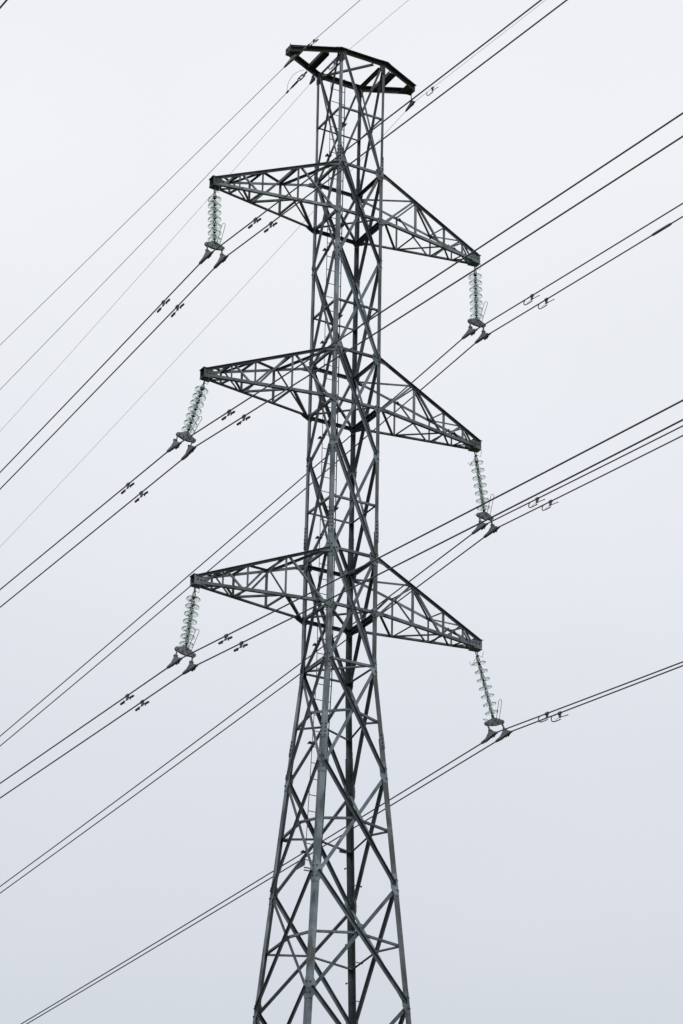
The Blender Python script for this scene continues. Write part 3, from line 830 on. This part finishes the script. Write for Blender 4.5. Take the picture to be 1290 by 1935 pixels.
# -- earth wires and their hardware
GW = {'left': ((-1.333, 0, 33.6271), (-0.0400, -.003), (-0.0955, -.001), .0066),
      'inner': ((-.641, .42, 33.5843), (-0.1500, 0.0055), (-0.1046, 0.027), .0036),
      'right': ((1.4102, 0, 33.4699), (-0.1630, -.019), (-0.1020, -.002), .0036)}
GWL = {'left': 'grey earth wire passing under the left tip of the tower top frame',
       'inner': 'very thin pale earth wire passing under the top frame beside the left leg head',
       'right': 'very thin pale earth wire clamped under the right tip of the top frame'}
GTOP = {'left': V((-1.345, 0, 33.755)), 'inner': V((-.641, .405, 33.755)), 'right': V((1.40, 0, 33.755))}
for k, (P0, far, near, r_) in GW.items():
    bm = bmesh.new(); tube(bm, wire_path(P0, far, near), r_, 6)
    o = link('earth_wire', bm, M['groundwire'], smooth=True)
    tag(o, GWL[k], 'earth wire', 'earth wires along the tower top')
    # suspension clamp
    P0 = V(P0); c0 = P0 + V((0, 0, (far[1] + near[1]) / 2)); top = GTOP[k]
    root = empty('earth_wire_clamp', top)
    tag(root, {'left': 'long grey suspension clamp gripping the wire at the left tip of the top frame',
               'inner': 'small dark suspension clamp tucked under the top frame near its left corner',
               'right': 'dark winged suspension clamp hanging below the right tip of the top frame'}[k], 'wire clamp', 'earth wire suspension clamps')
    bm = bmesh.new()
    hub = c0 + V((0, 0, .09)) - top
    tube(bm, [V((0, 0, .0)), hub * .5 + V((0, .0, 0)), hub], [.012, .009, .012], 8)
    tube(bm, [V((0, -.022, -.02)), V((0, -.018, -.07)), V((0, 0, -.085)), V((0, .018, -.07)), V((0, .022, -.02))], .007, 6)
    link('hanger_link', bm, M['dark'], root)
    bm = bmesh.new()
    big = .9 if k == 'left' else (.6 if k == 'right' else .32)
    def rel(s, dz_=0):
        p = wire_pt(P0, s, far, near); p.z += dz_; return p - top
    cc = c0 - top
    for ox_ in (-.014, .014):
        q = [rel(.34 * big, -.008), rel(.30 * big, .016), cc + V((0, .04, .05)), cc + V((0, .02, .11)), cc + V((0, -.02, .11)), cc + V((0, -.03, .06)), rel(-.19 * big, .03), rel(-.22 * big, -.006), cc + V((0, 0, -.03))]
        plate(bm, [p + V((ox_, 0, 0)) for p in q], (1, 0, 0), .009)
    tube(bm, [rel(.38 * big), rel(.2 * big, -.004), cc + V((0, 0, -.006)), rel(-.14 * big, -.004), rel(-.26 * big)], [.009, .018, .022, .018, .009], 8)
    for sy in (-.04, -.09): tube(bm, [rel(sy, .02), rel(sy, -.06)], .010, 6)
    link('clamp_body', bm, M['fitting'] if k == 'left' else M['weight'], root)
    p, d = frame(P0, -.92 if k != 'right' else -.85, far, near)
    dm = damper(p, d, 'dumbbell' if k == 'left' else 'hook', .8 if k != 'left' else .72, random.uniform(-.1, .1))
    tag(dm, {'left': 'dark stubby damper on the earth wire above the left tip of the top frame',
             'inner': 'thin hook shaped damper on the pale wire just left of the front leg head',
             'right': 'thin hook shaped damper on the pale wire right of the top frame'}[k], 'damper', 'vibration dampers clipped on the earth wires')

# dead-ended wire on the far span
P0 = V((-.7914, .40, 33.7249)); far = (-0.0882, 0.0212)
p1 = wire_pt(P0, .42, far, far)
bm = bmesh.new()
def dead_path():
    q = .62; ss = []
    while q < 300: ss.append(q); q = q * 1.18 + .25
    return [wire_pt(P0, s, far, far) for s in ss + [300]]
tube(bm, dead_path(), .0066, 6)
o = link('earth_wire', bm, M['groundwire'], smooth=True)
tag(o, 'grey earth wire ending at the strain clamp on the left half of the top frame', 'earth wire', 'earth wires along the tower top')
root = empty('strain_clamp', P0)
tag(root, 'dark turnbuckle strain clamp pulling a wire off the top frame, with a thin looped jumper', 'wire clamp')
bm = bmesh.new()
def rl(s, dx=0, dz_=0): return wire_pt(P0, s, far, far) - P0 + V((dx, 0, dz_))
tube(bm, [rl(.0), rl(.06), rl(.10)], [.016, .022, .014], 8)
for dx in (-.03, .03): tube(bm, [rl(.08), rl(.13, dx), rl(.30, dx), rl(.36)], [.010, .013, .013, .010], 6)
tube(bm, [rl(.15, -.04), rl(.15, .04)], .014, 6); tube(bm, [rl(.27, -.04), rl(.27, .04)], .014, 6)
link('turnbuckle', bm, M['weight'], root)
bm = bmesh.new(); tube(bm, [rl(.34), rl(.40), rl(.56), rl(.66)], [.018, .022, .020, .009], 8)
link('wedge_socket', bm, M['dark'], root)
bm = bmesh.new()
loop = [rl(.02, -.05, .03), rl(.10, -.10, .05), rl(.25, -.16, .03), rl(.42, -.165, -.02), rl(.58, -.11, -.04), rl(.70, -.04, -.03), rl(.76, 0, 0)]
fine = []
for i in range(len(loop) - 1):
    p0_, p1_, p2_, p3_ = loop[max(i - 1, 0)], loop[i], loop[i + 1], loop[min(i + 2, len(loop) - 1)]
    for q in range(5):
        t = q / 5
        fine.append(.5 * ((2 * p1_) + (p2_ - p0_) * t + (2 * p0_ - 5 * p1_ + 4 * p2_ - p3_) * t * t + (3 * p1_ - p0_ - 3 * p2_ + p3_) * t ** 3))
fine.append(loop[-1])
tube(bm, fine, .004, 5); tube(bm, [rl(.72), rl(.80)], .020, 8)
link('bonding_jumper', bm, M['rod'], root)
# bonding lead at the left tip
P0, far, near, r_ = GW['left']; P0 = V(P0)
bm = bmesh.new()
q0 = wire_pt(P0, -.62, far, near); q1 = wire_pt(P0, -.1, far, near)
tube(bm, [q0, q0.lerp(q1, .2) + V((-.05, 0, .03)), q0.lerp(q1, .6) + V((-.16, 0, .10)), q0.lerp(q1, .85) + V((-.17, 0, .0)), q1.lerp(q0, .1) + V((-.12, 0, -.1)), q1 + V((-.02, 0, -.02))], .004, 5)
tube(bm, [wire_pt(P0, -.50, far, near), wire_pt(P0, -.56, far, near)], .020, 8)
tube(bm, [wire_pt(P0, -.64, far, near), wire_pt(P0, -.72, far, near)], .020, 8)
o = link('bonding_lead', bm, M['rod'])
tag(o, 'thin curled bonding lead clipped to the wire at the left tip of the top frame', 'wire lead')

# cable of a neighbouring circuit, only its edge crosses the picture
bm = bmesh.new()
pa, sl = V((-8.0, -1.357, 31.7477)), 0.0736
tube(bm, [V((pa.x, pa.y + q, pa.z + sl * q + .0002 * q * q)) for q in [-180, -120, -80, -50, -30, -15, -5, 0, 5, 15, 30, 50, 80, 120, 180]], .019, 8)
o = link('overhead_cable', bm, M['conductor'], smooth=True)
tag(o, 'short bit of thick black cable crossing the top left corner of the sky', 'power cable')
